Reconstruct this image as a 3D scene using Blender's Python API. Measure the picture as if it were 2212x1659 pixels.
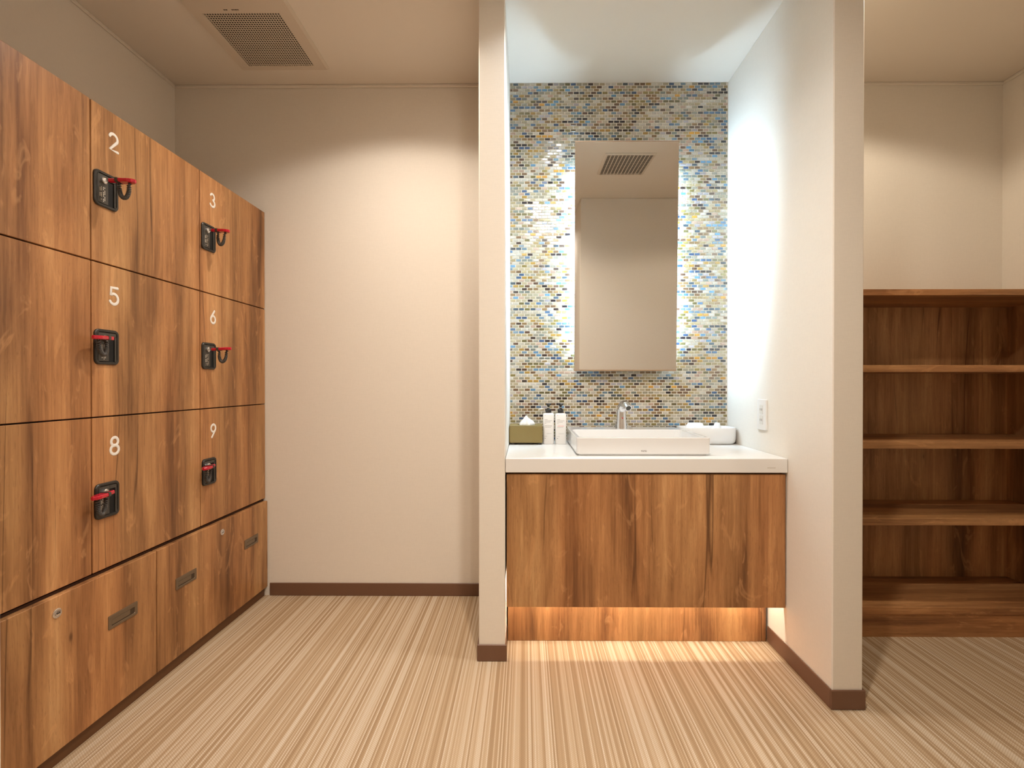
import bpy, bmesh, math, random
from mathutils import Vector, Matrix
random.seed(7)
R = math.radians
for o in list(bpy.data.objects): bpy.data.objects.remove(o)
S = bpy.context.scene
COL = S.collection

# ------------------------------------------------------------------ camera, world, lights, exposure
F = 1030.0
PITCH, YAW = R(.25), R(.4)
cd = bpy.data.cameras.new('camera'); cam = bpy.data.objects.new('camera', cd); COL.objects.link(cam)
cd.sensor_fit = 'HORIZONTAL'; cd.sensor_width = 36; cd.lens = 36*F/2212; cd.clip_start = .02
cd.shift_x = (1106-(1135-F*math.tan(YAW)))/2212
cd.shift_y = ((828+F*math.tan(PITCH))-829.5)/2212
cam.location = (0, 0, 1); cam.rotation_euler = (R(90)-PITCH, 0, YAW)
S.camera = cam
w = bpy.data.worlds.new('world'); S.world = w; w.use_nodes = True
w.node_tree.nodes['Background'].inputs[0].default_value = (1, .86, .7, 1)
w.node_tree.nodes['Background'].inputs[1].default_value = .0
S.view_settings.view_transform = 'Standard'; S.view_settings.look = 'None'
S.view_settings.exposure = 0.12; S.view_settings.gamma = 1; S.view_settings.use_curve_mapping = False
WARM = (1, .885, .765)
#            x,    y,   power, colour, cone, blend
DOWNLIGHTS = [(-.55, 1.64, 78, WARM, 143, .25, 1.9, None, 'warm ceiling downlight in front of the lockers'),
              (.16, 1.66, 36, (.92, .97, 1), 136, .25, 2.3, None, 'ceiling downlight over the washbasin'),
              (1.30, 1.56, 29, (1, .86, .68), 151, .25, .1, None, 'ceiling downlight in front of the shelf unit'),
              (.14, .56, 140, WARM, 156, .5, 3.4, (.34, 1.62, .22), 'ceiling downlight near the entrance, aimed at the vanity'),
              (.24, -.70, 90, WARM, 160, .4, .6, None, 'added fill downlight in the corridor')]  # last one is an added fill lamp, brightens jamb and vanity front
MIRROR_LED, KICK_LED = 165.0, 58.0

# ------------------------------------------------------------------ mesh helpers
class MB:
    def __init__(s): s.v = []; s.f = []; s.smooth = []
    def add(s, vs, fs, smooth=False):
        b = len(s.v); s.v += [tuple(p) for p in vs]
        s.f += [tuple(i+b for i in f) for f in fs]; s.smooth += [smooth]*len(fs); return s
    def box(s, a, b, bev=0, seg=1):
        bm = bmesh.new(); bmesh.ops.create_cube(bm, size=1)
        c = [(a[i]+b[i])/2 for i in range(3)]; d = [abs(b[i]-a[i]) for i in range(3)]
        for v in bm.verts: v.co = Vector((c[0]+v.co.x*d[0], c[1]+v.co.y*d[1], c[2]+v.co.z*d[2]))
        if bev: bmesh.ops.bevel(bm, geom=bm.edges[:], offset=min(bev, min(d)*.45), segments=seg, affect='EDGES', profile=.5)
        bm.verts.index_update()
        s.add([v.co for v in bm.verts], [[v.index for v in f.verts] for f in bm.faces]); bm.free(); return s
    def loops(s, loops, cap0=True, cap1=True, smooth=False, closed=False):
        n = len(loops[0]); vs = [p for l in loops for p in l]; fs = []
        m = len(loops)
        for i in range(m if closed else m-1):
            j = (i+1) % m
            for k in range(n):
                q = (k+1) % n; fs.append((i*n+k, i*n+q, j*n+q, j*n+k))
        s.add(vs, fs, smooth)
        if not closed:
            if cap0: s.add(loops[0], [tuple(range(n))[::-1]])
            if cap1: s.add(loops[-1], [tuple(range(n))])
        return s
    def tube(s, pts, rad, n=8, cap=True, smooth=True, closed=False):
        pts = [Vector(p) for p in pts]; m = len(pts)
        rads = rad if isinstance(rad, (list, tuple)) else [rad]*m
        t0 = (pts[1]-pts[0]).normalized()
        N = t0.orthogonal().normalized(); L = []; pt = t0
        for i, p in enumerate(pts):
            if closed: t = (pts[(i+1) % m]-pts[i-1]).normalized()
            else: t = (pts[min(i+1, m-1)]-pts[max(i-1, 0)]).normalized()
            N = pt.rotation_difference(t) @ N; N = (N-t*N.dot(t)).normalized(); pt = t
            B = t.cross(N)
            L.append([p+(N*math.cos(a)+B*math.sin(a))*rads[i] for a in [2*math.pi*k/n for k in range(n)]])
        return s.loops(L, cap, cap, smooth, closed)
    def lathe(s, prof, c, n=24, axis='z', smooth=True, cap=True):
        L = []
        for r, h in prof:
            l = []
            for k in range(n):
                a = 2*math.pi*k/n; u, v = r*math.cos(a), r*math.sin(a)
                l.append({'z': (c[0]+u, c[1]+v, c[2]+h), 'x': (c[0]+h, c[1]+u, c[2]+v), 'y': (c[0]+v, c[1]+h, c[2]+u)}[axis])
            L.append(l)
        return s.loops(L, cap, cap, smooth)
    def obj(s, name, mat, parent=None, origin=None, root=None):
        o = Vector(origin) if origin is not None else Vector((0, 0, 0))
        me = bpy.data.meshes.new(name)
        me.from_pydata([tuple(Vector(p)-o) for p in s.v], [], s.f); me.update()
        bm = bmesh.new(); bm.from_mesh(me); bmesh.ops.recalc_face_normals(bm, faces=bm.faces[:]); bm.to_mesh(me); bm.free()
        for p, sm in zip(me.polygons, s.smooth): p.use_smooth = sm
        me.materials.append(mat)
        ob = bpy.data.objects.new(name, me); COL.objects.link(ob)
        if parent: ob.parent = parent
        else: ob.location = o
        return ob
def rr(w, h, r, n=5):                       # rounded rectangle outline, centred
    pts = []
    for cx, cy, a0 in ((w/2-r, h/2-r, 0), (-w/2+r, h/2-r, 90), (-w/2+r, -h/2+r, 180), (w/2-r, -h/2+r, 270)):
        for k in range(n+1):
            a = R(a0+90*k/n); pts.append((cx+r*math.cos(a), cy+r*math.sin(a)))
    return pts
def empty(name, loc):
    o = bpy.data.objects.new(name, None); o.empty_display_size = .05; o.location = loc; COL.objects.link(o); return o
def tag(o, label, cat, group=None):
    o['label'] = label; o['category'] = cat
    if group: o['group'] = group
    return o
def struct(o, label=None):
    o['kind'] = 'structure'
    if label: o['label'] = label
    return o
def copy_tree(o, parent=None):
    c = o.copy(); COL.objects.link(c); c.parent = parent
    for ch in [x for x in bpy.data.objects if x.parent == o]: copy_tree(ch, c)
    return c
class Thing:                                 # an Empty at the base, parts built in world coordinates
    def __init__(s, name, loc, label, cat, group=None):
        s.e = empty(name, loc); s.o = loc; tag(s.e, label, cat, group)
    def part(s, name, mb, mat, under=None, label=None):
        ob = mb.obj(name, mat, under or s.e, s.o)
        if label: ob['label'] = label
        return ob

# ------------------------------------------------------------------ materials
def srgb(r, g, b):
    f = lambda c: ((c/255+.055)/1.055)**2.4 if c > 10 else c/255/12.92
    return (f(r), f(g), f(b), 1)
def mat(name, col=(.8, .8, .8, 1), rough=.5, metal=0, **kw):
    m = bpy.data.materials.new(name); m.use_nodes = True
    b = m.node_tree.nodes['Principled BSDF']
    b.inputs['Base Color'].default_value = col if len(col) == 4 else (*col, 1)
    b.inputs['Roughness'].default_value = rough; b.inputs['Metallic'].default_value = metal
    for k, v in kw.items(): b.inputs[k.replace('_', ' ')].default_value = v
    return m
class NT:
    def __init__(s, m): s.t = m.node_tree; s.b = s.t.nodes['Principled BSDF']
    def n(s, typ, **kw):
        x = s.t.nodes.new(typ)
        for k, v in kw.items():
            if k.startswith('i_'): x.inputs[int(k[2:]) if k[2:].isdigit() else k[2:].replace('_', ' ')].default_value = v
            else: setattr(x, k, v)
        return x
    def l(s, a, b): s.t.links.new(a, b)
    def math(s, op, a, b=None, clamp=False):
        x = s.n('ShaderNodeMath', operation=op, use_clamp=clamp)
        for i, v in enumerate((a, b)):
            if v is None: continue
            if isinstance(v, (int, float)): x.inputs[i].default_value = v
            else: s.l(v, x.inputs[i])
        return x.outputs[0]
    def pos(s, scale, off=(0, 0, 0)):
        g = s.n('ShaderNodeNewGeometry'); mp = s.n('ShaderNodeMapping')
        mp.inputs['Scale'].default_value = scale; mp.inputs['Location'].default_value = off
        s.l(g.outputs['Position'], mp.inputs['Vector']); return mp.outputs[0]
    def noise(s, vec, scale, detail=3, rough=.55, dist=0, dim='3D'):
        x = s.n('ShaderNodeTexNoise', noise_dimensions=dim)
        x.inputs['Scale'].default_value = scale; x.inputs['Detail'].default_value = detail
        x.inputs['Roughness'].default_value = rough; x.inputs['Distortion'].default_value = dist
        s.l(vec, x.inputs['W' if dim == '1D' else 'Vector']); return x.outputs[0]
    def ramp(s, fac, stops, interp='LINEAR'):
        x = s.n('ShaderNodeValToRGB'); cr = x.color_ramp; cr.interpolation = interp
        while len(cr.elements) < len(stops): cr.elements.new(.5)
        for e, (p, c) in zip(cr.elements, stops): e.position = p; e.color = c if len(c) == 4 else (*c, 1)
        s.l(fac, x.inputs[0]); return x.outputs[0]
    def mix(s, fac, a, b, blend='MIX'):
        x = s.n('ShaderNodeMix', data_type='RGBA', blend_type=blend)
        for i, v in ((0, fac), (6, a), (7, b)):
            if isinstance(v, (int, float)): x.inputs[i].default_value = v
            elif isinstance(v, tuple): x.inputs[i].default_value = v
            else: s.l(v, x.inputs[i])
        return x.outputs[2]
    def bump(s, h, strength, dist=.001):
        x = s.n('ShaderNodeBump'); x.inputs['Strength'].default_value = strength; x.inputs['Distance'].default_value = dist
        s.l(h, x.inputs['Height']); s.l(x.outputs[0], s.b.inputs['Normal'])

def wood(name, sc, off=(0, 0, 0)):
    """sc compresses the axis along the grain"""
    m = mat(name, rough=.42); t = NT(m); t.b.inputs['Specular IOR Level'].default_value = .35
    P = t.pos(sc, off)
    Plow = t.pos(tuple(1 if c == 1 else c*4 for c in sc), off)
    warp = t.n('ShaderNodeTexNoise'); warp.inputs['Scale'].default_value = 4.5; warp.inputs['Detail'].default_value = 2
    t.l(Plow, warp.inputs['Vector'])
    sub = t.n('ShaderNodeVectorMath', operation='SUBTRACT'); t.l(warp.outputs['Color'], sub.inputs[0]); sub.inputs[1].default_value = (.5, .5, .5)
    scl = t.n('ShaderNodeVectorMath', operation='SCALE'); t.l(sub.outputs[0], scl.inputs[0]); scl.inputs['Scale'].default_value = .045
    add = t.n('ShaderNodeVectorMath', operation='ADD'); t.l(P, add.inputs[0]); t.l(scl.outputs[0], add.inputs[1])
    V = add.outputs[0]
    broad = t.noise(V, 9, 2, .5)
    mid = t.noise(V, 30, 4, .6)
    Pf = t.pos(tuple(1 if q == 1 else q*.35 for q in sc), off); fine = t.noise(Pf, 135, 3, .65)
    a = t.math('MULTIPLY', broad, .50); b = t.math('MULTIPLY', mid, .30); c = t.math('MULTIPLY', fine, .20)
    v = t.math('ADD', t.math('ADD', a, b), c)
    col = t.ramp(v, [(.33, srgb(96, 64, 39)), (.415, srgb(135, 93, 58)), (.50, srgb(168, 120, 77)), (.565, srgb(186, 137, 90)), (.66, srgb(210, 163, 113))])
    # reddish and greyish board-to-board tint
    tint = t.noise(P, 5.5, 1, .5)
    col = t.mix(.75, col, t.ramp(tint, [(.36, (1.04, .95, .90, 1)), (.5, (1, 1, 1, 1)), (.64, (.93, .98, .98, 1))]), 'MULTIPLY')
    # swirling pale figure
    fig = t.noise(Plow, 13, 3, .55, 2.2)
    col = t.mix(t.ramp(fig, [(.60, (0, 0, 0)), (.68, (.30, .30, .30)), (.76, (0, 0, 0))]), col, srgb(226, 170, 116))
    # long dark cracks
    ck = t.noise(t.pos(tuple(1 if q == 1 else q*.45 for q in sc), off), 15, 1, .5)
    ckm = t.ramp(ck, [(.0, (0, 0, 0)), (.488, (0, 0, 0)), (.5, (1, 1, 1)), (.512, (0, 0, 0))])
    gate = t.noise(Plow, 4.0, 1, .5)
    gm = t.ramp(gate, [(.53, (0, 0, 0)), (.62, (.75, .75, .75))])
    col = t.mix(t.math('MULTIPLY', ckm, gm), col, srgb(58, 30, 14))
    # knots
    vo = t.n('ShaderNodeTexVoronoi', feature='F1'); vo.inputs['Scale'].default_value = 6.5; vo.inputs['Randomness'].default_value = 1
    vs = t.pos(tuple(1 if c == 1 else .42 for c in sc), off); t.l(vs, vo.inputs['Vector'])
    kn = t.ramp(vo.outputs['Distance'], [(0, (.85, .85, .85)), (.022, (.6, .6, .6)), (.045, (.16, .16, .16)), (.13, (0, 0, 0))])
    col = t.mix(kn, col, srgb(62, 34, 18))
    # pores
    po = t.noise(V, 420, 1, .5)
    col = t.mix(t.ramp(po, [(.30, (.22, .22, .22)), (.40, (0, 0, 0))]), col, srgb(92, 54, 28))
    t.l(col, t.b.inputs['Base Color']); t.bump(mid, .15, .0006)
    return m
WOOD = wood('wood_vertical', (1, 1, .085))
WOODL = wood('wood_locker', (1, 1, .085), (3.7, .31, .4))
WOODX = wood('wood_horizontal', (.085, 1, 1), (.3, 1.1, 2))

def wallpaper(name, col, bump=.10):
    m = mat(name, col, .75); t = NT(m)
    h = t.noise(t.pos((40, 40, 420)), 1, 2); h2 = t.noise(t.pos((420, 420, 60)), 1, 2)
    s = t.math('ADD', h, h2)
    t.bump(s, bump, .0008)
    c = t.ramp(t.math('MULTIPLY', s, .5), [(.3, tuple(x*.97 for x in col[:3])), (.7, tuple(min(1, x*1.02) for x in col[:3]))])
    t.l(c, t.b.inputs['Base Color']); return m
WALL = wallpaper('wallpaper', srgb(232, 225, 214))
CEIL = mat('ceiling_paint', srgb(230, 222, 210), .8)
BASE = mat('baseboard_vinyl', srgb(112, 80, 60), .45)

def carpet():
    m = mat('woven_floor', rough=.75); t = NT(m); t.b.inputs['Specular IOR Level'].default_value = .25
    g = t.n('ShaderNodeNewGeometry'); sp = t.n('ShaderNodeSeparateXYZ'); t.l(g.outputs['Position'], sp.inputs[0])
    X, Y = sp.outputs[0], sp.outputs[1]
    thread = t.math('FLOOR', t.math('DIVIDE', X, .0042))
    wn = t.n('ShaderNodeTexWhiteNoise', noise_dimensions='1D'); t.l(thread, wn.inputs['W'])
    band = t.noise(t.math('MULTIPLY', t.math('FLOOR', t.math('DIVIDE', X, .0084)), .0084), 130, 3, .75, 0, '1D')
    v = t.math('ADD', t.math('MULTIPLY', wn.outputs[0], .40), t.math('MULTIPLY', band, .50))
    col = t.ramp(v, [(.24, srgb(163, 137, 106)), (.36, srgb(181, 155, 123)), (.45, srgb(196, 173, 143)), (.55, srgb(208, 189, 163)), (.68, srgb(222, 208, 188))])
    # woven bumps along each thread, half-dropped between threads
    par = t.math('MODULO', thread, 2)
    ph = t.math('ADD', t.math('MULTIPLY', Y, 2*math.pi/.0062), t.math('MULTIPLY', par, math.pi))
    wv = t.math('ADD', t.math('MULTIPLY', t.math('SINE', ph), .5), .5)
    fr = t.math('FRACT', t.math('DIVIDE', X, .0042))
    rnd = t.math('MULTIPLY', t.math('MULTIPLY', fr, t.math('SUBTRACT', 1, fr)), 4)
    hgt = t.math('MULTIPLY', wv, rnd)
    col = t.mix(t.math('MULTIPLY', t.math('SUBTRACT', 1, hgt), .46), col, srgb(138, 108, 76))
    t.l(col, t.b.inputs['Base Color']); t.bump(hgt, .35, .0012); return m
FLOOR = carpet()

WHITE = mat('white_ceramic', (.77, .765, .755, 1), .12, Coat_Weight=.3)
SOLID = mat('white_solid_surface', (.80, .79, .77, 1), .28)
PLASTIC = mat('white_plastic', (.82, .80, .77, 1), .4)
GREYP = mat('ivory_plastic', (.74, .71, .66, 1), .45)
CHROME = mat('chrome', (.78, .78, .8, 1), .12, 1)
STEEL = mat('brushed_steel', (.55, .53, .5, 1), .34, 1)
BLACKP = mat('black_plastic', (.022, .020, .017, 1), .38)
DARKP = mat('charcoal_plastic', (.05, .045, .038, 1), .42)
HOLE = mat('hollow_shade', (.004, .004, .004, 1), .8)  # near-black, puts the shade inside slots and shafts into the colour
RED = mat('red_plastic', srgb(190, 14, 44), .22, Coat_Weight=.5)
COILM = mat('coil_grey', (.08, .075, .07, 1), .35)
PULL = mat('bronze_pull', srgb(128, 112, 92), .38, .6)
PULLD = mat('bronze_shade_and_marks', srgb(74, 60, 46), .45, .3)  # darker bronze, pull recess shade put into the colour; also slots and vent mark
NUM = mat('white_numeral', (.86, .83, .78, 1), .5)
OLIVE = mat('olive_leatherette', srgb(128, 110, 62), .5)
TISSUE = mat('tissue_paper', (.88, .88, .88, 1), .9)
MIRROR = mat('mirror_glass', (.93, .93, .91, 1), .0, 1)
FRAME = mat('mirror_frame', srgb(170, 140, 112), .35, .35)
GROUT = mat('white_grout', srgb(232, 226, 214), .7)
DARKB = mat('dark_gap', srgb(70, 40, 22), .6)
PRINT = mat('grey_print', srgb(130, 124, 120), .6)
PRINTP = mat('pink_print', srgb(226, 132, 134), .6)
INK = mat('dark_print', srgb(90, 84, 80), .5)
FAINT = mat('faint_print', srgb(196, 188, 176), .5)
VENTP = mat('vent_plastic', srgb(214, 202, 186), .5)
BOTTLE = mat('white_bottle', (.84, .81, .78, 1), .25)
def emit(name, col, s):
    m = mat(name, (*col, 1), .5); b = m.node_tree.nodes['Principled BSDF']
    b.inputs['Emission Color'].default_value = (*col, 1); b.inputs['Emission Strength'].default_value = s; return m
LEDC = emit('cool_led', (.56, .79, 1), MIRROR_LED)
LEDW = emit('warm_led', (1, .92, .76), KICK_LED)
LAMP = emit('lamp_diffuser', (1, .84, .66), 8)

# ------------------------------------------------------------------ room shell
XL, XR, YB, H = -1.65, 2.22, 2.239, 2.4
PLX0, PLX1, PLY = -.168, -.073, 1.714           # left partition of the alcove
PRX0, PRX1, PRY = .9416, 1.0356, 1.467          # right partition of the alcove
JX, JY, YN = .458, .295, -1.9                   # wall beside the camera, end of the corridor
def sbox(name, a, b, m, bev=0, label=None): return struct(MB().box(a, b, bev).obj(name, m), label)
sbox('floor', (XL-.1, YN-.1, -.1), (XR+.1, YB+.1, 0), FLOOR, label='striped beige woven floor')
sbox('ceiling', (XL-.1, YN-.1, H), (XR+.1, YB+.1, H+.1), CEIL)
sbox('wall_left', (XL-.1, YN, 0), (XL, YB, H), WALL)
sbox('wall_back', (XL, YB, 0), (PLX0+.02, YB+.1, H), WALL)
sbox('wall_back_right', (PRX1-.02, YB, 0), (XR, YB+.1, H), WALL)
sbox('wall_right', (XR, JY, 0), (XR+.1, YB, H), WALL)
sbox('wall_partition_left', (PLX0, PLY, 0), (PLX1, YB, H), WALL, .003)
sbox('wall_partition_right', (PRX0, PRY, 0), (PRX1, YB, H), WALL, .003)
sbox('wall_near', (JX, YN, 0), (XR+.1, JY, H), WALL, .003)
sbox('wall_stub', (XL, .80, 0), (-.9785, .882, H), WALL, .003)
sbox('wall_corridor_end', (XL, YN-.1, 0), (JX, YN, H), WALL)
bt, bh = .006, .06
def baseboard(name, boxes):
    mb = MB()
    for a, b in boxes: mb.box((*a, 0), (*b, bh), .002)
    return struct(mb.obj(name, BASE))
baseboard('baseboard_back', [((-1.205, YB-bt), (PLX0-bt, YB))])
baseboard('baseboard_partition_left', [((PLX0-bt, PLY-bt), (PLX1+bt, PLY)), ((PLX0-bt, PLY), (PLX0, YB-bt)), ((PLX1, PLY), (PLX1+bt*.4, 1.85))])
baseboard('baseboard_partition_right', [((PRX0-bt, PRY-bt), (PRX1+bt, PRY)), ((PRX0-bt, PRY), (PRX0, 1.852)), ((PRX1, PRY), (PRX1+bt, 1.875))])
baseboard('baseboard_right', [((XR-bt, JY+bt), (XR, 1.875))])
baseboard('baseboard_near', [((JX-bt, JY), (XR-bt, JY+bt)), ((JX-bt, YN), (JX, JY))])
baseboard('baseboard_stub', [((XL, .882), (-.9785, .882+bt*.5)), ((-.9785, .80), (-.9785+bt, .882+bt*.5)), ((XL, .80-bt), (-.9785+bt, .80))])
def crown(name, boxes):
    mb = MB()
    for a, b in boxes: mb.box((*a, H-.014), (*b, H), .003)
    return struct(mb.obj(name, CEIL))
crown('trim_1', [((XL, .89), (XL+.008, YB))]); crown('trim_2', [((XL+.008, YB-.008), (PLX0, YB))])
crown('trim_3', [((PRX1, YB-.006), (XR, YB))]); crown('trim_4', [((XR-.006, JY), (XR, YB-.006))])

# ------------------------------------------------------------------ mosaic wall of the alcove
TY = YB-.008
wal = struct(MB().box((PLX1, TY, 0), (PRX0, YB+.1, H)).obj('wall_alcove', GROUT), 'white grout bed of the mosaic wall')
PAL = [(196, 190, 176), (186, 178, 160), (178, 166, 138), (168, 152, 116), (150, 130, 92), (132, 106, 74), (112, 86, 62), (88, 66, 52),
       (58, 46, 42), (38, 34, 40), (112, 134, 148), (84, 112, 142), (60, 84, 116), (164, 130, 66), (136, 122, 74), (206, 202, 192),
       (184, 158, 140), (70, 84, 94), (104, 148, 182), (196, 146, 66), (160, 154, 132), (146, 142, 128), (120, 126, 118), (176, 172, 178), (104, 96, 60)]
WT = [9, 10, 10, 9, 8, 7, 6, 4, 4, 4, 5, 4, 3, 4, 5, 7, 5, 4, 3, 2, 8, 8, 5, 4, 4]
def tile_mat():
    m = mat('glass_mosaic', rough=.16, Coat_Weight=.6, Coat_Roughness=.08); t = NT(m)
    a = t.n('ShaderNodeAttribute', attribute_name='tile_colour')
    n = t.noise(t.pos((60, 60, 300)), 1, 2)
    col = t.mix(1.0, a.outputs['Color'], t.ramp(n, [(.3, (.86, .86, .86)), (.7, (1.12, 1.12, 1.12))]), 'MULTIPLY')
    t.l(col, t.b.inputs['Base Color']); return m
TILE = tile_mat()
PW, PH, GX, GZ, TH = .02685, .01333, .0040, .0034, .0022
def tile_geo(wd, hg, tx, tz):
    c = .0007; y0, y1 = 0, -TH
    o = [(-wd/2, y0, -hg/2), (wd/2, y0, -hg/2), (wd/2, y0, hg/2), (-wd/2, y0, hg/2)]
    e = [(x, y1*.7, z) for x, _, z in o]
    i = [(x-math.copysign(c, x), y1+x*tx+z*tz, z-math.copysign(c, z)) for x, _, z in o]
    fs = []
    for a, b in ((0, 4), (4, 8)):
        for k in range(4): q = (k+1) % 4; fs.append((a+k, a+q, b+q, b+k))
    return o+e+i, fs+[(8, 9, 10, 11)]
tiles = []
Z0 = .735
nrow = int((H-Z0)/PH)
ph = (H-Z0)/nrow
for r in range(nrow):
    z = Z0+(r+.5)*ph; x = PLX1+.001-(PW/2 if r % 2 else 0)
    while x < PRX0:
        a, b = max(x+GX/2, PLX1+.002), min(x+PW-GX/2, PRX0-.002)
        if b-a > .004: tiles.append(((a+b)/2, z, b-a))
        x += PW
def blocked(t):
    x, z, _ = t
    return (.20 < x < .71 and z > 1.02) or (z < .95 and x < .23) or z < .86
near = sorted([i for i, t in enumerate(tiles) if not blocked(t) and abs(t[2]-(PW-GX)) < 1e-4],
              key=lambda i: tiles[i][0]**2+(tiles[i][1]-1)**2)[:300]
nearset = set(near)
def pick(): return random.choices(range(len(PAL)), WT)[0]
last = 0
cache = {}
vs, fs, cs = [], [], []
def tcol(k, j=1):
    c = srgb(*PAL[k]); g_ = (c[0]+c[1]+c[2])/3; c = [(g_+(q-g_)*1.05)*.85 for q in c[:3]]; return (c[0]*j, c[1]*j, c[2]*j, 1)
def set_cols(me, cols):
    at = me.color_attributes.new('tile_colour', 'FLOAT_COLOR', 'POINT')
    for i, c in enumerate(cols): at.data[i].color = c
for i, (x, z, wd) in enumerate(tiles):
    k = last if random.random() < .14 else pick(); last = k
    tx, tz = random.uniform(-.022, .022), random.uniform(-.035, .035)
    if i in nearset:
        var = random.randrange(2)
        if (k, var) not in cache:
            v, f = tile_geo(PW-GX, ph-GZ, tx, tz); me = bpy.data.meshes.new('mosaic_tile'); me.from_pydata(v, [], f); me.update()
            set_cols(me, [tcol(k, .92+.16*var)]*len(v)); me.materials.append(TILE); cache[k, var] = me
        o = bpy.data.objects.new('mosaic_tile', cache[k, var]); COL.objects.link(o); o.parent = wal; o.location = (x, TY, z)
    else:
        v, f = tile_geo(wd, ph-GZ, tx, tz); b = len(vs)
        vs += [(p[0]+x, p[1]+TY, p[2]+z) for p in v]; fs += [tuple(q+b for q in g) for g in f]
        cs += [tcol(k, random.uniform(.85, 1.15))]*len(v)
me = bpy.data.meshes.new('mosaic_tiles'); me.from_pydata(vs, [], fs); me.update(); set_cols(me, cs); me.materials.append(TILE)
o = bpy.data.objects.new('mosaic_tiles', me); COL.objects.link(o); o.parent = wal; o['kind'] = 'stuff'; o['label'] = 'small glass mosaic tiles in blues, browns and greys'

# ------------------------------------------------------------------ lockers
LX = -1.226
ROWS = [(1.3505, 1.803), (.9045, 1.3465), (.460, .9005)]
COLS = [(1.789, 2.236), (1.339, 1.789), (.889, 1.339)]
lk = Thing('locker_cabinet', (-1.44, 1.56, .455), 'tall bank of wood-grain lockers with white numbers along the left wall', 'locker')
bod = MB().box((XL+.003, .889, .455), (LX-.021, 2.236, 1.800))
lk.part('body', bod, DARKB)
lk.part('top_panel', MB().box((XL+.003, .889, 1.800), (LX-.019, 2.236, 1.803)), WOODL)
# digit strokes, unit box about .6 x 1
def arc(cx, cy, rx, ry, a0, a1, n=16): return [(cx+rx*math.cos(R(a0+(a1-a0)*k/n)), cy+ry*math.sin(R(a0+(a1-a0)*k/n))) for k in range(n+1)]
DIG = {'2': [arc(.30, .71, .25, .25, 165, -28)+[(.07, .06), (.57, .06)]],
       '3': [arc(.27, .735, .21, .225, 155, -80)+arc(.27, .275, .26, .235, 75, -155)],
       '5': [[(.52, .95), (.12, .95), (.09, .52)]+arc(.28, .335, .27, .285, 130, -150)],
       '6': [[(.46, .95), (.28, .72), (.10, .48)]+arc(.30, .315, .25, .265, 150, 510, 28)],
       '8': [arc(.30, .735, .215, .225, 0, 360, 24), arc(.30, .285, .26, .245, 0, 360, 24)],
       '9': [[(.14, .05), (.32, .28), (.50, .52)]+arc(.30, .685, .25, .265, -30, -390, 28)]}
def numeral(ch, y, z, h=.054):
    mb = MB()
    for st in DIG[ch]:
        cl = math.dist(st[0], st[-1]) < 1e-6
        if cl: st = st[:-1]
        pts = [(0, y+(u-.3)*h, z+(v-.5)*h) for u, v in st]
        t = MB(); t.tube(pts, .0046, 8, closed=cl)
        if not cl:
            for p in (pts[0], pts[-1]): t.lathe([(.0001, -.0046), (.0032, -.0032), (.0046, 0), (.0032, .0032), (.0001, .0046)], p, 10, 'x')
        mb.add([(LX+max(0, p[0])*.2, p[1], p[2]) for p in t.v], t.f, True)
    return mb
def plate(y, z):
    """frame, back, body, cylinder of a locker lock; centre (y, z)"""
    W_, H_ = .080, .102; P = lambda pts, x: [(x, y+u, z+v) for u, v in pts]
    fr = MB().loops([P(rr(W_, H_, .014), LX), P(rr(W_, H_, .014), LX+.004), P(rr(W_-.004, H_-.004, .012), LX+.006),
                     P(rr(W_-.014, H_-.014, .009), LX+.006), P(rr(W_-.018, H_-.018, .008), LX+.001)], False, False)
    bk = MB().loops([P(rr(W_-.012, H_-.012, .009), LX+.0004), P(rr(W_-.012, H_-.012, .009), LX+.0009)])  # flat black plate painted as the slot's shade, door is not cut
    bp = MB().box((LX+.0009, y-.029, z-.042), (LX+.0045, y+.006, z+.042), .001)
    rl = MB().box((LX+.0009, y+.006, z+.030), (LX+.0045, y+.031, z+.042), .001)
    bp.add(rl.v, rl.f)
    lip = MB().box((LX+.0009, y+.026, z-.042), (LX+.005, y+.031, z+.030), .001)
    bp.add(lip.v, lip.f)
    cy = MB().lathe([(.0095, .0045), (.0095, .010), (.0075, .0115), (.0065, .0105), (.0001, .0105)], (LX, y-.0115, z+.0245), 20, 'x', False)
    pr = MB()
    for k, (du, l) in enumerate(((-.022, .034), (-.0175, .040), (-.011, .044), (-.0065, .040))):
        n = 9
        for q in range(n):
            zz = z+.006-l*q/n
            if (q*7+k*3) % 4 == 0: continue
            pr.box((LX+.0045, y+du-.0013, zz-l/n*.7), (LX+.0049, y+du+.0013, zz))
    return fr, bk, bp, cy, pr
NAMES = {}
for ri, (z0, z1) in enumerate(ROWS):
    for ci, (y0, y1) in enumerate(reversed(COLS)):
        n = ri*3+ci+1
        d = lk.part('door', MB().box((LX-.020, y0+.0021, z0), (LX, y1-.0021 if ci < 2 else y1, z1), .0012), WOODL)
        yc, zc = y0+.046, z1-.241
        fr, bk, bp, cy, pr = plate(yc, zc)
        lk.part('lock_frame', fr, BLACKP, d, 'dark brown-black recessed lock plate'); lk.part('finger_slot', bk, HOLE, d)
        lk.part('lock_body', bp, DARKP, d); lk.part('lock_cylinder', cy, CHROME, d); lk.part('lock_print', pr, FAINT, d)['kind'] = 'stuff'
        if str(n) in DIG:
            lk.part('numeral', numeral(str(n), y0+.075, z1-.087), NUM, d, 'white number '+str(n))
        NAMES[n] = (yc-.0115, zc+.0245)

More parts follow.
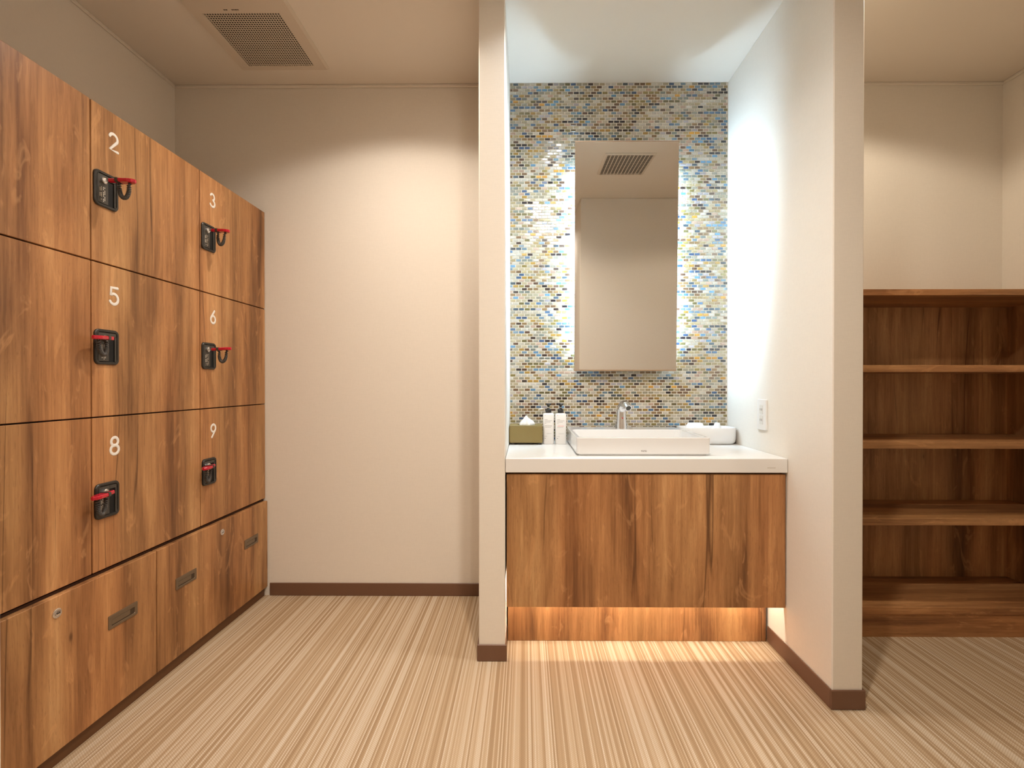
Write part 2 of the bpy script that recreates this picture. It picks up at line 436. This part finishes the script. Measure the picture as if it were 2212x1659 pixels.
# keys with red tags and coil wristbands; local +X leaves the door
def coil_band(pa, pb, drop, side):
    pts = []; n = 60
    pa, pb = Vector(pa), Vector(pb)
    for i in range(n+1):
        t = i/n; s_ = math.sin(math.pi*t)**.55
        p = pa.lerp(pb, t*t*(3-2*t)); p.z -= drop*s_; p += Vector(side)*s_
        pts.append(p)
    return pts
def make_key(name, turn, label, locker, tilt=0, drop=.05, side=(0, 0, 0)):
    y, z = NAMES[locker]; loc = (LX+.0105, y, z)
    T = Thing(name, loc, label, 'key', 'locker keys with red tags')
    o = Vector(loc)
    bl = MB().box(o+Vector((-.004, -.0012, -.004)), o+Vector((.016, .0012, .004)), .0006)
    T.part('key_blade', bl, STEEL)
    piv = o+Vector((.016, 0, 0)); M = Matrix.Rotation(turn, 3, 'Z') @ Matrix.Rotation(tilt, 3, 'Y')
    def P(p): return piv+M @ Vector(p)
    out = [(-.004, .005), (.012, .0065), (.020, .012), (.050, .0125), (.060, .010), (.067, .003)]
    ring = out+[(u, -v) for u, v in reversed(out)]
    L = []
    for inset, zz in ((.0018, -.0052), (0, -.0032), (0, .0032), (.0018, .0052)):
        L.append([P((u*(1-inset*8)+.0003, v-math.copysign(inset, v), zz)) for u, v in ring])
    T.part('tag', MB().loops(L), RED, None, 'red plastic key tag')
    c = MB()
    for q in (.022,):
        l = []
        for du in (-.004, .004): l.append([P((q+du, v*.86, w_*1.0)) for v, w_ in rr(.030, .0130, .003, 2)])
        c.loops(l)
    T.part('strap_collar', c, DARKP)
    cp = coil_band(P((.023, 0, -.003)), P((.050, 0, -.003)), drop, side)
    core = MB().tube(cp, .0030, 6)
    T.part('wristband_core', core, BLACKP)
    # spiral
    hp = []; m = len(cp); turns = 34; k = 7
    for i in range(turns*k+1):
        f = i/(turns*k)*(m-1); a = min(int(f), m-2); p = cp[a].lerp(cp[a+1], f-a)
        t = (cp[a+1]-cp[a]).normalized(); N = t.cross(Vector((.31, .87, .38))).normalized(); B = t.cross(N)
        an = 2*math.pi*i/k; hp.append(p+(N*math.cos(an)+B*math.sin(an))*.0050)
    T.part('wristband_coil', MB().tube(hp, .0014, 4), COILM, None, 'dark coiled wristband')
    return T
make_key('locker_key', R(6), 'red-tagged key with coil wristband sticking out of the middle lock of the top row', 2, 0, .046, (0, 0, 0))
make_key('locker_key', R(-4), 'red-tagged key with coil wristband sticking out of the top right locker next to the corner', 3, R(4), .050, (-.004, 0, 0))
make_key('locker_key', R(-84), 'red-tagged key turned sideways in the central locker lock under the white five', 5, R(2), .044, (-.006, .014, 0))
make_key('locker_key', R(4), 'red-tagged key with coil wristband sticking out of the locker marked six', 6, R(-3), .046, (-.002, 0, 0))
make_key('locker_key', R(-87), 'red-tagged key turned sideways in the locker marked eight above the drawers', 8, R(3), .052, (-.004, .006, 0))
make_key('locker_key', R(-84), 'red-tagged key turned sideways in the bottom right locker marked nine', 9, R(2), .052, (-.004, .006, 0))

# drawer base under the lockers
DX = -1.2145
db = Thing('drawer_cabinet', (-1.44, 1.56, 0), 'low wide two-drawer wooden base cabinet under the lockers', 'cabinet')
db.part('body', MB().box((XL+.003, .889, .04), (DX-.021, 2.236, .4535)), DARKB)
db.part('plinth', MB().box((XL+.003, .889, 0), (DX-.016, 2.236, .042)), mat('plinth_brown', srgb(104, 68, 38), .5))
for y0, y1 in ((.889, 1.5605), (1.5605, 2.236)):
    d = db.part('drawer_front', MB().box((DX-.020, y0+.002, .044), (DX, y1-.002, .4475), .0014), WOODL)
    yc = (y0+y1)/2
    cyl = MB().lathe([(.0125, 0), (.0125, .002), (.011, .003), (.0085, .003), (.0080, .0015), (.0070, .0015), (.0065, .0042), (.0001, .0046)], (DX, yc, .404), 22, 'x', False)
    db.part('drawer_lock', cyl, CHROME, d, 'small round chrome lock')
    db.part('key_slot', MB().box((DX+.004, yc-.0045, .4030), (DX+.0052, yc+.0045, .4050)), HOLE, d)
    for s_ in (-1, 1):
        hy = yc+s_*.203; hz = .300
        P = lambda pts, x: [(x, hy+u, hz+v) for u, v in pts]
        hd = MB().loops([P(rr(.104, .040, .002, 1), DX), P(rr(.104, .040, .002, 1), DX+.0018), P(rr(.101, .037, .002, 1), DX+.0024),
                         P([(a, b-.003) for a, b in rr(.084, .020, .002, 1)], DX+.0024), P([(a, b-.003) for a, b in rr(.082, .018, .002, 1)], DX+.0008)], False, False)
        db.part('recessed_pull', hd, PULL, d, 'flush bronze pull handle')
        db.part('pull_recess_shade', MB().loops([P([(a, b-.003) for a, b in rr(.083, .019, .002, 1)], DX+.0003), P([(a, b-.003) for a, b in rr(.083, .019, .002, 1)], DX+.0009)]), PULLD, d)  # thin darker plate painted as the shade of the recess
        db.part('pull_lip', MB().box((DX+.0009, hy-.041, hz-.0085), (DX+.0020, hy+.024, hz+.006), .0004), PULL, d)

# ------------------------------------------------------------------ vanity
VY = 1.722
va = Thing('vanity_cabinet', (.437, 1.98, 0), 'wall-to-wall wooden vanity cabinet glowing underneath, below the washbasin', 'cabinet')
va.part('body', MB().box((PLX1+.006, 1.858, .0), (PRX0-.008, YB-.012, .676)).box((PLX1+.006, VY+.021, .286), (PRX0-.008, 1.858, .676)), DARKB)
va.part('front_panel', MB().box((PLX1+.005, VY, .190), (PRX0-.0045, VY+.020, .6715), .001), WOOD)
va.part('plinth', MB().box((PLX1+.005, 1.848, .001), (PRX0-.011, 1.858, .286)), WOOD)
va.part('light_strip', MB().box((PLX1+.03, VY+.023, .272), (PRX0-.03, VY+.035, .2855)), LEDW, None, 'warm white light strip')

wt = Thing('countertop', (.434, 1.97, .6785), 'thick white countertop spanning the alcove over the wooden vanity', 'countertop')
wt.part('slab', MB().box((PLX1+.0015, 1.714, .6785), (PRX0-.0015, TY-.003, .730), .0022, 2), SOLID)
def word(T, txt, size, loc, m, name, under=None, thick=0):
    cu = bpy.data.curves.new(name, 'FONT'); cu.body = txt; cu.size = size; cu.align_x = 'CENTER'; cu.offset = thick; cu.extrude = .0001; cu.resolution_u = 2
    t = bpy.data.objects.new('t', cu); COL.objects.link(t); bpy.context.view_layer.update()
    me = bpy.data.meshes.new_from_object(t.evaluated_get(bpy.context.evaluated_depsgraph_get())); bpy.data.objects.remove(t)
    mb = MB(); mb.add([(loc[0]+v.co.x, loc[1]-v.co.z, loc[2]+v.co.y) for v in me.vertices], [tuple(p.vertices) for p in me.polygons])
    return T.part(name, mb, m, under)
fm = MB()
for k in range(7): fm.box((.868+k*.0042, 1.7135, .6955), (.8705+k*.0042, 1.7141, .6985))
wt.part('maker_mark', fm, FAINT)

# washbasin
BX0, BX1, BY0, BY1, BZ0, BZ1 = .191, .688, 1.773, 2.212, .7302, .7985
ws = Thing('washbasin', ((BX0+BX1)/2, (BY0+BY1)/2, BZ0), 'rectangular white ceramic vessel basin on the countertop', 'washbasin')
bcx, bcy, bw, bd = (BX0+BX1)/2, (BY0+BY1)/2, BX1-BX0, BY1-BY0
def lp(cx, cy, w_, d_, r, z): return [(cx+u, cy+v, z) for u, v in rr(w_, d_, r, 6)]
iw, iy0, iy1 = bw-.028, BY0+.014, 2.082
icy, idp = (iy0+iy1)/2, iy1-iy0
bs = MB().loops([lp(bcx, bcy, bw-.020, bd-.020, .010, BZ0), lp(bcx, bcy, bw-.020, bd-.020, .010, BZ0+.006),
                 lp(bcx, bcy, bw-.004, bd-.004, .012, BZ0+.006), lp(bcx, bcy, bw, bd, .012, BZ0+.009), lp(bcx, bcy, bw, bd, .012, BZ1-.003),
                 lp(bcx, bcy, bw-.0016, bd-.0016, .012, BZ1-.0008), lp(bcx, bcy, bw-.006, bd-.006, .010, BZ1),
                 lp(bcx, icy, iw+.004, idp+.004, .022, BZ1), lp(bcx, icy, iw, idp, .022, BZ1-.002),
                 lp(bcx, icy, iw-.016, idp-.020, .030, BZ0+.030), lp(bcx, icy, iw-.05, idp-.06, .04, BZ0+.016), lp(bcx, icy, iw-.2, idp-.16, .04, BZ0+.013)])
ws.part('bowl', bs, WHITE)
ws.part('drain', MB().lathe([(.022, 0), (.022, .003), (.016, .0045), (.0001, .0045)], (bcx, icy, BZ0+.0125), 20), CHROME)
word(ws, 'TOTO', .0075, (.440, BY0-.0004, .7455), INK, 'maker_mark', None, .0002)

# faucet
FX, FY = .4275, 2.128
fa = Thing('faucet', (FX, FY, BZ1), 'chrome sensor faucet standing on the rear ledge of the basin', 'faucet')
fp, frd = [], []
for z_, r_ in ((0, .0245), (.004, .0240), (.030, .0218), (.06, .0200), (.075, .0196)):
    fp.append((FX, FY+.004-.10*z_*.4, BZ1+z_)); frd.append(r_)
b0 = Vector(fp[-1])
for k in range(1, 10):
    a = R(132*k/9); rad = .030
    fp.append(b0+Vector((.30*(rad*(1-math.cos(a))), -rad*(1-math.cos(a))-.003*k*.3, rad*math.sin(a)*1.15))); frd.append(.0196-.0006*k)
d_ = (Vector(fp[-1])-Vector(fp[-2])).normalized()
fp.append(Vector(fp[-1])+d_*.012); frd.append(.0138)
fbody = fa.part('body', MB().tube(fp, [r_*1.10 for r_ in frd], 28), CHROME)
e_ = Vector(fp[-1])
fa.part('aerator', MB().tube([e_-d_*.004, e_+d_*.0012], [.0118, .0112], 20), DARKP, None, 'dark round spout outlet')
fa.part('aerator_ring', MB().tube([e_-d_*.006, e_+d_*.0004], [.0142, .0132], 24, False), CHROME, fbody)
fa.part('sensor_window', MB().lathe([(.0030, 0), (.0028, -.0010), (.0001, -.0012)], (FX+.001, FY-.0215, BZ1+.048), 12, 'y'), RED, None, 'tiny red sensor dot')
fa.part('base_ring', MB().lathe([(.0265, 0), (.0265, .0025), (.0245, .0035), (.02, .0035)], (FX, FY+.004, BZ1), 28), CHROME)

# tray at the back right, with white cloth in it
tr = Thing('amenity_tray', (.806, 2.152, .7302), 'white rounded tray in the right rear corner of the countertop', 'tray')
tw, td, tcx, tcy = .245, .128, .8145, 2.154
def tl(i, z, r=.045): return [(tcx+u, tcy+v, z) for u, v in rr(tw-2*i, td-2*i, max(.006, r-i*.6), 6)]
tz = .7302
tr.part('shell', MB().loops([tl(.020, tz), tl(.010, tz+.0022), tl(.0035, tz+.009), tl(.001, tz+.020), tl(0, tz+.040), tl(0, tz+.0725), tl(.0014, tz+.0738), tl(.004, tz+.0725),
                             tl(.005, tz+.02), tl(.02, tz+.006)], True, True, True), WHITE)
def cloth(name, label, x0, x1, y0, y1, z0, amp, seed):
    rnd = random.Random(seed); nx, ny = 22, 12; mb = MB(); vs = []
    ph_ = [rnd.uniform(0, 6) for _ in range(6)]
    for lay in (0, 1):
        for j in range(ny+1):
            for i in range(nx+1):
                u, v = i/nx, j/ny
                e = min(1, 5*min(u, 1-u))*min(1, 4*min(v, 1-v)); e = e**.6
                h = amp*(.55+.25*math.sin(9*u+ph_[0]+3*v)+.2*math.sin(17*u-5*v+ph_[1])+.12*math.sin(11*v+ph_[2]+7*u))
                vs.append((x0+(x1-x0)*(u+.012*math.sin(9*v+ph_[3])), y0+(y1-y0)*(v+.03*math.sin(8*u+ph_[4])), z0+(.004 if lay == 0 else .004+min(.078, max(.003, h*e)))))
    N = (nx+1)*(ny+1); fs = []
    for j in range(ny):
        for i in range(nx):
            a = j*(nx+1)+i
            fs.append((a, a+nx+1, a+nx+2, a+1)); fs.append((N+a, N+a+1, N+a+nx+2, N+a+nx+1))
    mb.add(vs, fs, True)
    edge = [i for i in range(nx+1)]+[(j+1)*(nx+1)-1 for j in range(1, ny+1)]+[ny*(nx+1)+i for i in range(nx-1, -1, -1)]+[j*(nx+1) for j in range(ny-1, 0, -1)]
    mb.f += [(edge[k], edge[(k+1) % len(edge)], N+edge[(k+1) % len(edge)], N+edge[k]) for k in range(len(edge))]; mb.smooth += [True]*len(edge)
    return tag(mb.obj(name, TISSUE, None, ((x0+x1)/2, (y0+y1)/2, z0+.004)), label, 'cloth')
cloth('white_cloth', 'crumpled white cloth lying in the white tray', .715, .910, 2.105, 2.203, tz+.009, .115, 5)

# tissue box
tb = Thing('tissue_box', (.002, 2.155, .7302), 'olive-brown tissue box cover on small black feet, left end of the countertop', 'tissue box')
tx0, tx1, ty0, ty1, tz0, tz1 = -.0705, .0755, 2.092, 2.218, .738, .8125
shell = MB().box((tx0, ty0, tz0), (tx1, ty1, tz1-.001), .002)
tb.part('body', shell, OLIVE)
ocx, ocy = (tx0+tx1)/2, (ty0+ty1)/2
tb.part('lid', MB().loops([[(ocx+u, ocy+v, tz1-.001) for u, v in rr(.145, .125, .002, 6)], [(ocx+u, ocy+v, tz1+.0004) for u, v in rr(.1445, .1245, .002, 6)],
                           [(ocx+u, ocy+v, tz1+.0004) for u, v in rr(.078, .038, .0185, 6)], [(ocx+u, ocy+v, tz1-.0008) for u, v in rr(.077, .037, .018, 6)]], False, False), OLIVE)
tb.part('opening', MB().loops([[(ocx+u, ocy+v, tz1-.0009) for u, v in rr(.078, .038, .0185, 6)], [(ocx+u, ocy+v, tz1-.0005) for u, v in rr(.077, .037, .018, 6)]]), HOLE)
for fx in (tx0+.014, tx1-.014):
    for fy in (ty0+.014, ty1-.014):
        tb.part('foot', MB().lathe([(.0075, 0), (.0085, .002), (.0085, .008)], (fx, fy, .7302), 14), BLACKP)
# tissue peak
mb = MB(); L = []
n = 40
for k, (h_, s_) in enumerate(((0, 1.0), (.006, .98), (.014, .80), (.023, .52), (.032, .27), (.039, .10), (.042, .02))):
    l = []
    for i in range(n):
        a = 2*math.pi*i/n
        f = 1+.16*math.sin(5*a+1)+.10*math.sin(9*a+k*.5)
        l.append((ocx+.002+.031*s_*f*math.cos(a)+.002*math.sin(k), ocy+.017*s_*f*math.sin(a), tz1+.0006+h_+.0015*math.sin(7*a+k)*(1 if 0 < k < 6 else 0)))
    L.append(l)
tag(mb.loops(L, True, True, True).obj('tissue', TISSUE, None, (ocx, ocy, tz1+.0006)), 'white tissue sticking up out of the olive tissue box', 'tissue')

# pump bottles
def bottle(cx, cy, label, accent, dz):
    T = Thing('pump_bottle', (cx, cy, .7302), label, 'bottle', 'pump bottles beside the basin')
    z = .7302; Wb, Db = .0485, .040; hb = .137+dz
    lq = lambda w_, d_, r, h: [(cx+u, cy+v, z+h) for u, v in rr(w_, d_, r, 5)]
    T.part('body', MB().loops([lq(Wb-.006, Db-.006, .006, 0), lq(Wb, Db, .008, .003), lq(Wb, Db, .008, hb-.007), lq(Wb-.004, Db-.004, .008, hb-.002), lq(.030, .028, .012, hb),
                               lq(.024, .024, .0119, hb+.001)], True, True, True), BOTTLE)
    T.part('collar', MB().lathe([(.0132, 0), (.0134, .012), (.0125, .0165), (.0075, .0185), (.006, .0215), (.0045, .022)], (cx, cy, z+hb+.0005), 22), BLACKP, None, 'black pump collar')
    T.part('stem', MB().lathe([(.0036, .02), (.0036, .034)], (cx, cy, z+hb), 12), PLASTIC)
    hz = z+hb+.0265
    hd = MB().loops([[(cx+u, cy+v, hz) for u, v in rr(.009, .009, .004, 4)], [(cx+u, cy+v, hz+.006) for u, v in rr(.011, .011, .005, 4)], [(cx+u, cy+v-.001, hz+.011) for u, v in rr(.024, .018, .006, 4)],
                     [(cx+u, cy+v-.001, hz+.0155) for u, v in rr(.027, .020, .007, 4)], [(cx+u, cy+v-.001, hz+.017) for u, v in rr(.024, .017, .006, 4)]])
    hd.tube([(cx, cy-.006, hz+.012), (cx, cy-.024, hz+.0125), (cx, cy-.033, hz+.009)], [.0045, .0036, .003], 10)
    T.part('pump_head', hd, BLACKP, None, 'black pump head')
    y = cy-Db/2-.0002
    def bar(u0, u1, v, t): return ((cx+u0, y-.0002, z+v), (cx+u1, y+.0004, z+v+t))
    g, a = MB(), MB()
    def dashes(mb, u0, u1, v, t, seed):
        r_ = random.Random(seed); u = u0
        while u < u1:
            l_ = r_.uniform(.0018, .005); mb.box(*bar(u, min(u+l_, u1), v, t)); u += l_+.0008
    if accent:
        dashes(a, -.0165, -.0135, .126, .0030, 1); dashes(a, -.0150, .0130, .0795, .0022, 2)
    else:
        dashes(g, -.0165, -.0140, .126, .0026, 1); dashes(g, -.0165, .0150, .0800, .0018, 2)
    dashes(g, -.0165, -.004, .1085, .0012, 3); dashes(g, -.0165, .0160, .1030, .0014, 4); dashes(g, -.0165, .0080, .0975, .0014, 5)
    dashes(g, -.0165, -.010, .0915, .0012, 6); dashes(g, -.0165, .010, .0735, .0011, 7); dashes(g, -.009, .013, .046, .0010, 8)
    dashes(g, -.0165, -.006, .034, .0010, 9); dashes(g, -.0170, -.0125, .024, .0026, 10)
    T.part('label_print', g, PRINT)['kind'] = 'stuff'
    if accent: T.part('accent_print', a, PRINTP, None, 'pink label print')['kind'] = 'stuff'
bottle(.1030, 2.135, 'white pump bottle with grey print next to the tissue box', False, .0)
bottle(.1570, 2.128, 'white pump bottle with pink print next to the basin', True, .0)

# power outlet on the right alcove wall
oy, oz, ox = 1.895, .876, PRX0
ou = Thing('power_outlet', (ox, oy, oz-.061), 'white double power outlet on the right alcove wall', 'outlet')
P = lambda pts, x: [(x, oy+u, oz+v) for u, v in pts]
pl = ou.part('plate', MB().loops([P(rr(.073, .122, .005), ox-.0002), P(rr(.073, .122, .005), ox-.004), P(rr(.069, .118, .004), ox-.007)]), PLASTIC)
for s_ in (-1, 1):
    zc = oz+s_*.0205
    so = ou.part('socket', MB().loops([[(ox-.006, oy+u, zc+v) for u, v in rr(.026, .036, .004)], [(ox-.0085, oy+u, zc+v) for u, v in rr(.025, .035, .004)]]), GREYP)
    sl = MB()
    for du in (-.0063, .0063): sl.box((ox-.0088, oy+du-.0013, zc-.0045), (ox-.0084, oy+du+.0013, zc+.0045))
    ou.part('socket_slots', sl, PULLD, so)

# ------------------------------------------------------------------ mirror with back light
MT = R(2.0)
mw, mh = .4625, 1.0255
mi = empty('wall_mirror', (.4530, 2.170, 1.0560)); mi.rotation_euler = (MT, 0, 0)      # top leans forward
tag(mi, 'tall frameless back-lit mirror on the mosaic wall above the basin', 'mirror')
def mpart(name, mb, m, label=None, under=None):
    ob = mb.obj(name, m, under or mi)
    if label: ob['label'] = label
    return ob
mpart('glass', MB().box((-mw/2, 0, .006), (mw/2, .004, mh-.003)), MIRROR)
mpart('edge_strip', MB().box((-mw/2, -.0006, 0), (mw/2, .012, .006)), FRAME, 'thin bronze edge strip')
mpart('edge_strip', MB().box((-mw/2, -.0006, mh-.003), (mw/2, .012, mh)), FRAME, 'thin bronze edge strip')
WALLY = lambda z, c: .0568-c+z*math.tan(MT)          # the wall behind, in the leaning mirror's own frame
def wedge(x0, x1, z0, z1, ya, c): return MB().loops([[(x0, ya(z), z), (x1, ya(z), z), (x1, WALLY(z, c), z), (x0, WALLY(z, c), z)] for z in (z0, z1)])
bkp = mpart('back_box', wedge(-mw/2+.045, mw/2-.045, .05, mh-.05, lambda z: .0045, .003), PLASTIC)
for s_ in (-1, 1):
    x0 = s_*(mw/2-.045)
    mpart('light_strip', wedge(min(x0, x0+s_*.006), max(x0, x0+s_*.006), .10, mh-.10, lambda z: WALLY(z, .024), .006), LEDC, 'cool white vertical light strip', bkp)

# ------------------------------------------------------------------ shelf unit
SX0, SX1, SY0, SY1 = PRX1+.0015, XR-.0075, 1.880, 2.232
sh = Thing('shelf_unit', ((SX0+SX1)/2, 2.05, 0), 'open dark wooden shelf unit with empty shelves behind the right partition', 'shelf')
sh.part('top_panel', MB().box((SX0, SY0, 1.345), (SX1, SY1, 1.3690), .0012), WOODX)
for x0, x1 in ((SX0, SX0+.022), (SX1-.022, SX1)):
    sh.part('side_panel', MB().box((x0, SY0+.002, 0), (x1, SY1, 1.345)), WOOD)
sh.part('back_panel', MB().box((SX0+.022, 2.182, .10), (SX1-.022, 2.192, 1.345)), WOOD)
for zb, t_ in ((1.044, .0272), (.7430, .0275), (.4420, .0275), (.0915, .0290)):
    sh.part('shelf', MB().box((SX0+.022, SY0, zb), (SX1-.022, 2.182, zb+t_), .0012), WOODX)
sh.part('plinth', MB().box((SX0+.022, SY0+.006, .0), (SX1-.022, SY0+.024, .0915)), WOODX)

# ------------------------------------------------------------------ ceiling vents
def vent(name, label, x0, x1, y0, y1, gx0, gx1, gy0, gy1, nx, ny, tx, ty, mark):
    cx, cy = (x0+x1)/2, (y0+y1)/2; T = Thing(name, (cx, cy, H), label, 'vent')
    gcx, gcy, gw, gd = (gx0+gx1)/2, (gy0+gy1)/2, gx1-gx0, gy1-gy0
    Q = lambda ax, ay, w_, d_, r, z: [(ax+u, ay+v, z) for u, v in rr(w_, d_, r, 3)]
    T.part('panel', MB().loops([Q(cx, cy, x1-x0, y1-y0, .006, H-.0002), Q(cx, cy, x1-x0, y1-y0, .006, H-.004), Q(cx, cy, x1-x0-.014, y1-y0-.014, .005, H-.012),
                                Q(gcx, gcy, gw+.004, gd+.004, .003, H-.012), Q(gcx, gcy, gw, gd, .003, H-.004)], False, False), VENTP)
    T.part('shaft_shade', MB().box((gx0-.003, gy0-.003, H-.003), (gx1+.003, gy1+.003, H-.001)), HOLE)  # thin black sheet painted as the dark behind the grille
    g = MB()
    for i in range(nx+1): x = gx0+gw*i/nx; g.box((x-tx/2, gy0, H-.0112), (x+tx/2, gy1, H-.0103))
    for j in range(ny+1): y = gy0+gd*j/ny; g.box((gx0, y-ty/2, H-.0108), (gx1, y+ty/2, H-.0100))
    o = T.part('grille', g, VENTP); o['kind'] = 'stuff'
    if mark:
        m_ = MB()
        for a, b in ((-.066, -.060), (-.0585, -.052), (-.036, -.031), (-.0295, -.025), (-.0235, -.016), (-.0145, -.010)):
            m_.box((gcx+.012+a, gy0-.021, H-.0124), (gcx+.012+b, gy0-.0165, H-.0119))
        T.part('maker_mark', m_, PULLD)
vent('ceiling_vent', 'square ceiling ventilation fan with perforated grille above the lockers', -1.260, -.871, 1.70, 2.119, -1.212, -.924, 1.789, 2.086, 29, 29, .0034, .0034, True)
vent('ceiling_vent', 'louvred ceiling vent seen reflected in the mirror', .508, .835, .845, 1.205, .523, .820, .860, 1.190, 12, 34, .0055, .0020, False)

# ------------------------------------------------------------------ downlights
for x, y, pw, c, cone, blend, beam, aim, label in DOWNLIGHTS:
    T = Thing('downlight', (x, y, H), label, 'light')
    T.part('trim_ring', MB().lathe([(.058, 0), (.058, -.003), (.052, -.005), (.044, -.003), (.042, 0)], (x, y, H), 32, 'z', True, False), PLASTIC)
    T.part('diffuser', MB().lathe([(.043, -.0006), (.043, -.0012)], (x, y, H), 32), LAMP)
    ld = bpy.data.lights.new('downlight', 'SPOT'); ld.energy = pw; ld.color = c; ld.spot_size = R(cone); ld.spot_blend = blend; ld.shadow_soft_size = .045
    ld.use_nodes = True; nt = ld.node_tree; em = nt.nodes['Emission']          # lamp's own beam profile: cos^n of the angle off its axis
    tc = nt.nodes.new('ShaderNodeTexCoord'); sx = nt.nodes.new('ShaderNodeSeparateXYZ'); ab = nt.nodes.new('ShaderNodeMath'); ab.operation = 'ABSOLUTE'
    pwn = nt.nodes.new('ShaderNodeMath'); pwn.operation = 'POWER'; pwn.inputs[1].default_value = beam
    nt.links.new(tc.outputs['Normal'], sx.inputs[0]); nt.links.new(sx.outputs[2], ab.inputs[0]); nt.links.new(ab.outputs[0], pwn.inputs[0]); nt.links.new(pwn.outputs[0], em.inputs['Strength'])
    lo = bpy.data.objects.new('downlight_beam', ld); COL.objects.link(lo); lo.parent = T.e; lo.location = (0, 0, -.010)
    if aim: lo.rotation_euler = (Vector(aim)-Vector((x, y, H-.01))).to_track_quat('-Z', 'Y').to_euler()
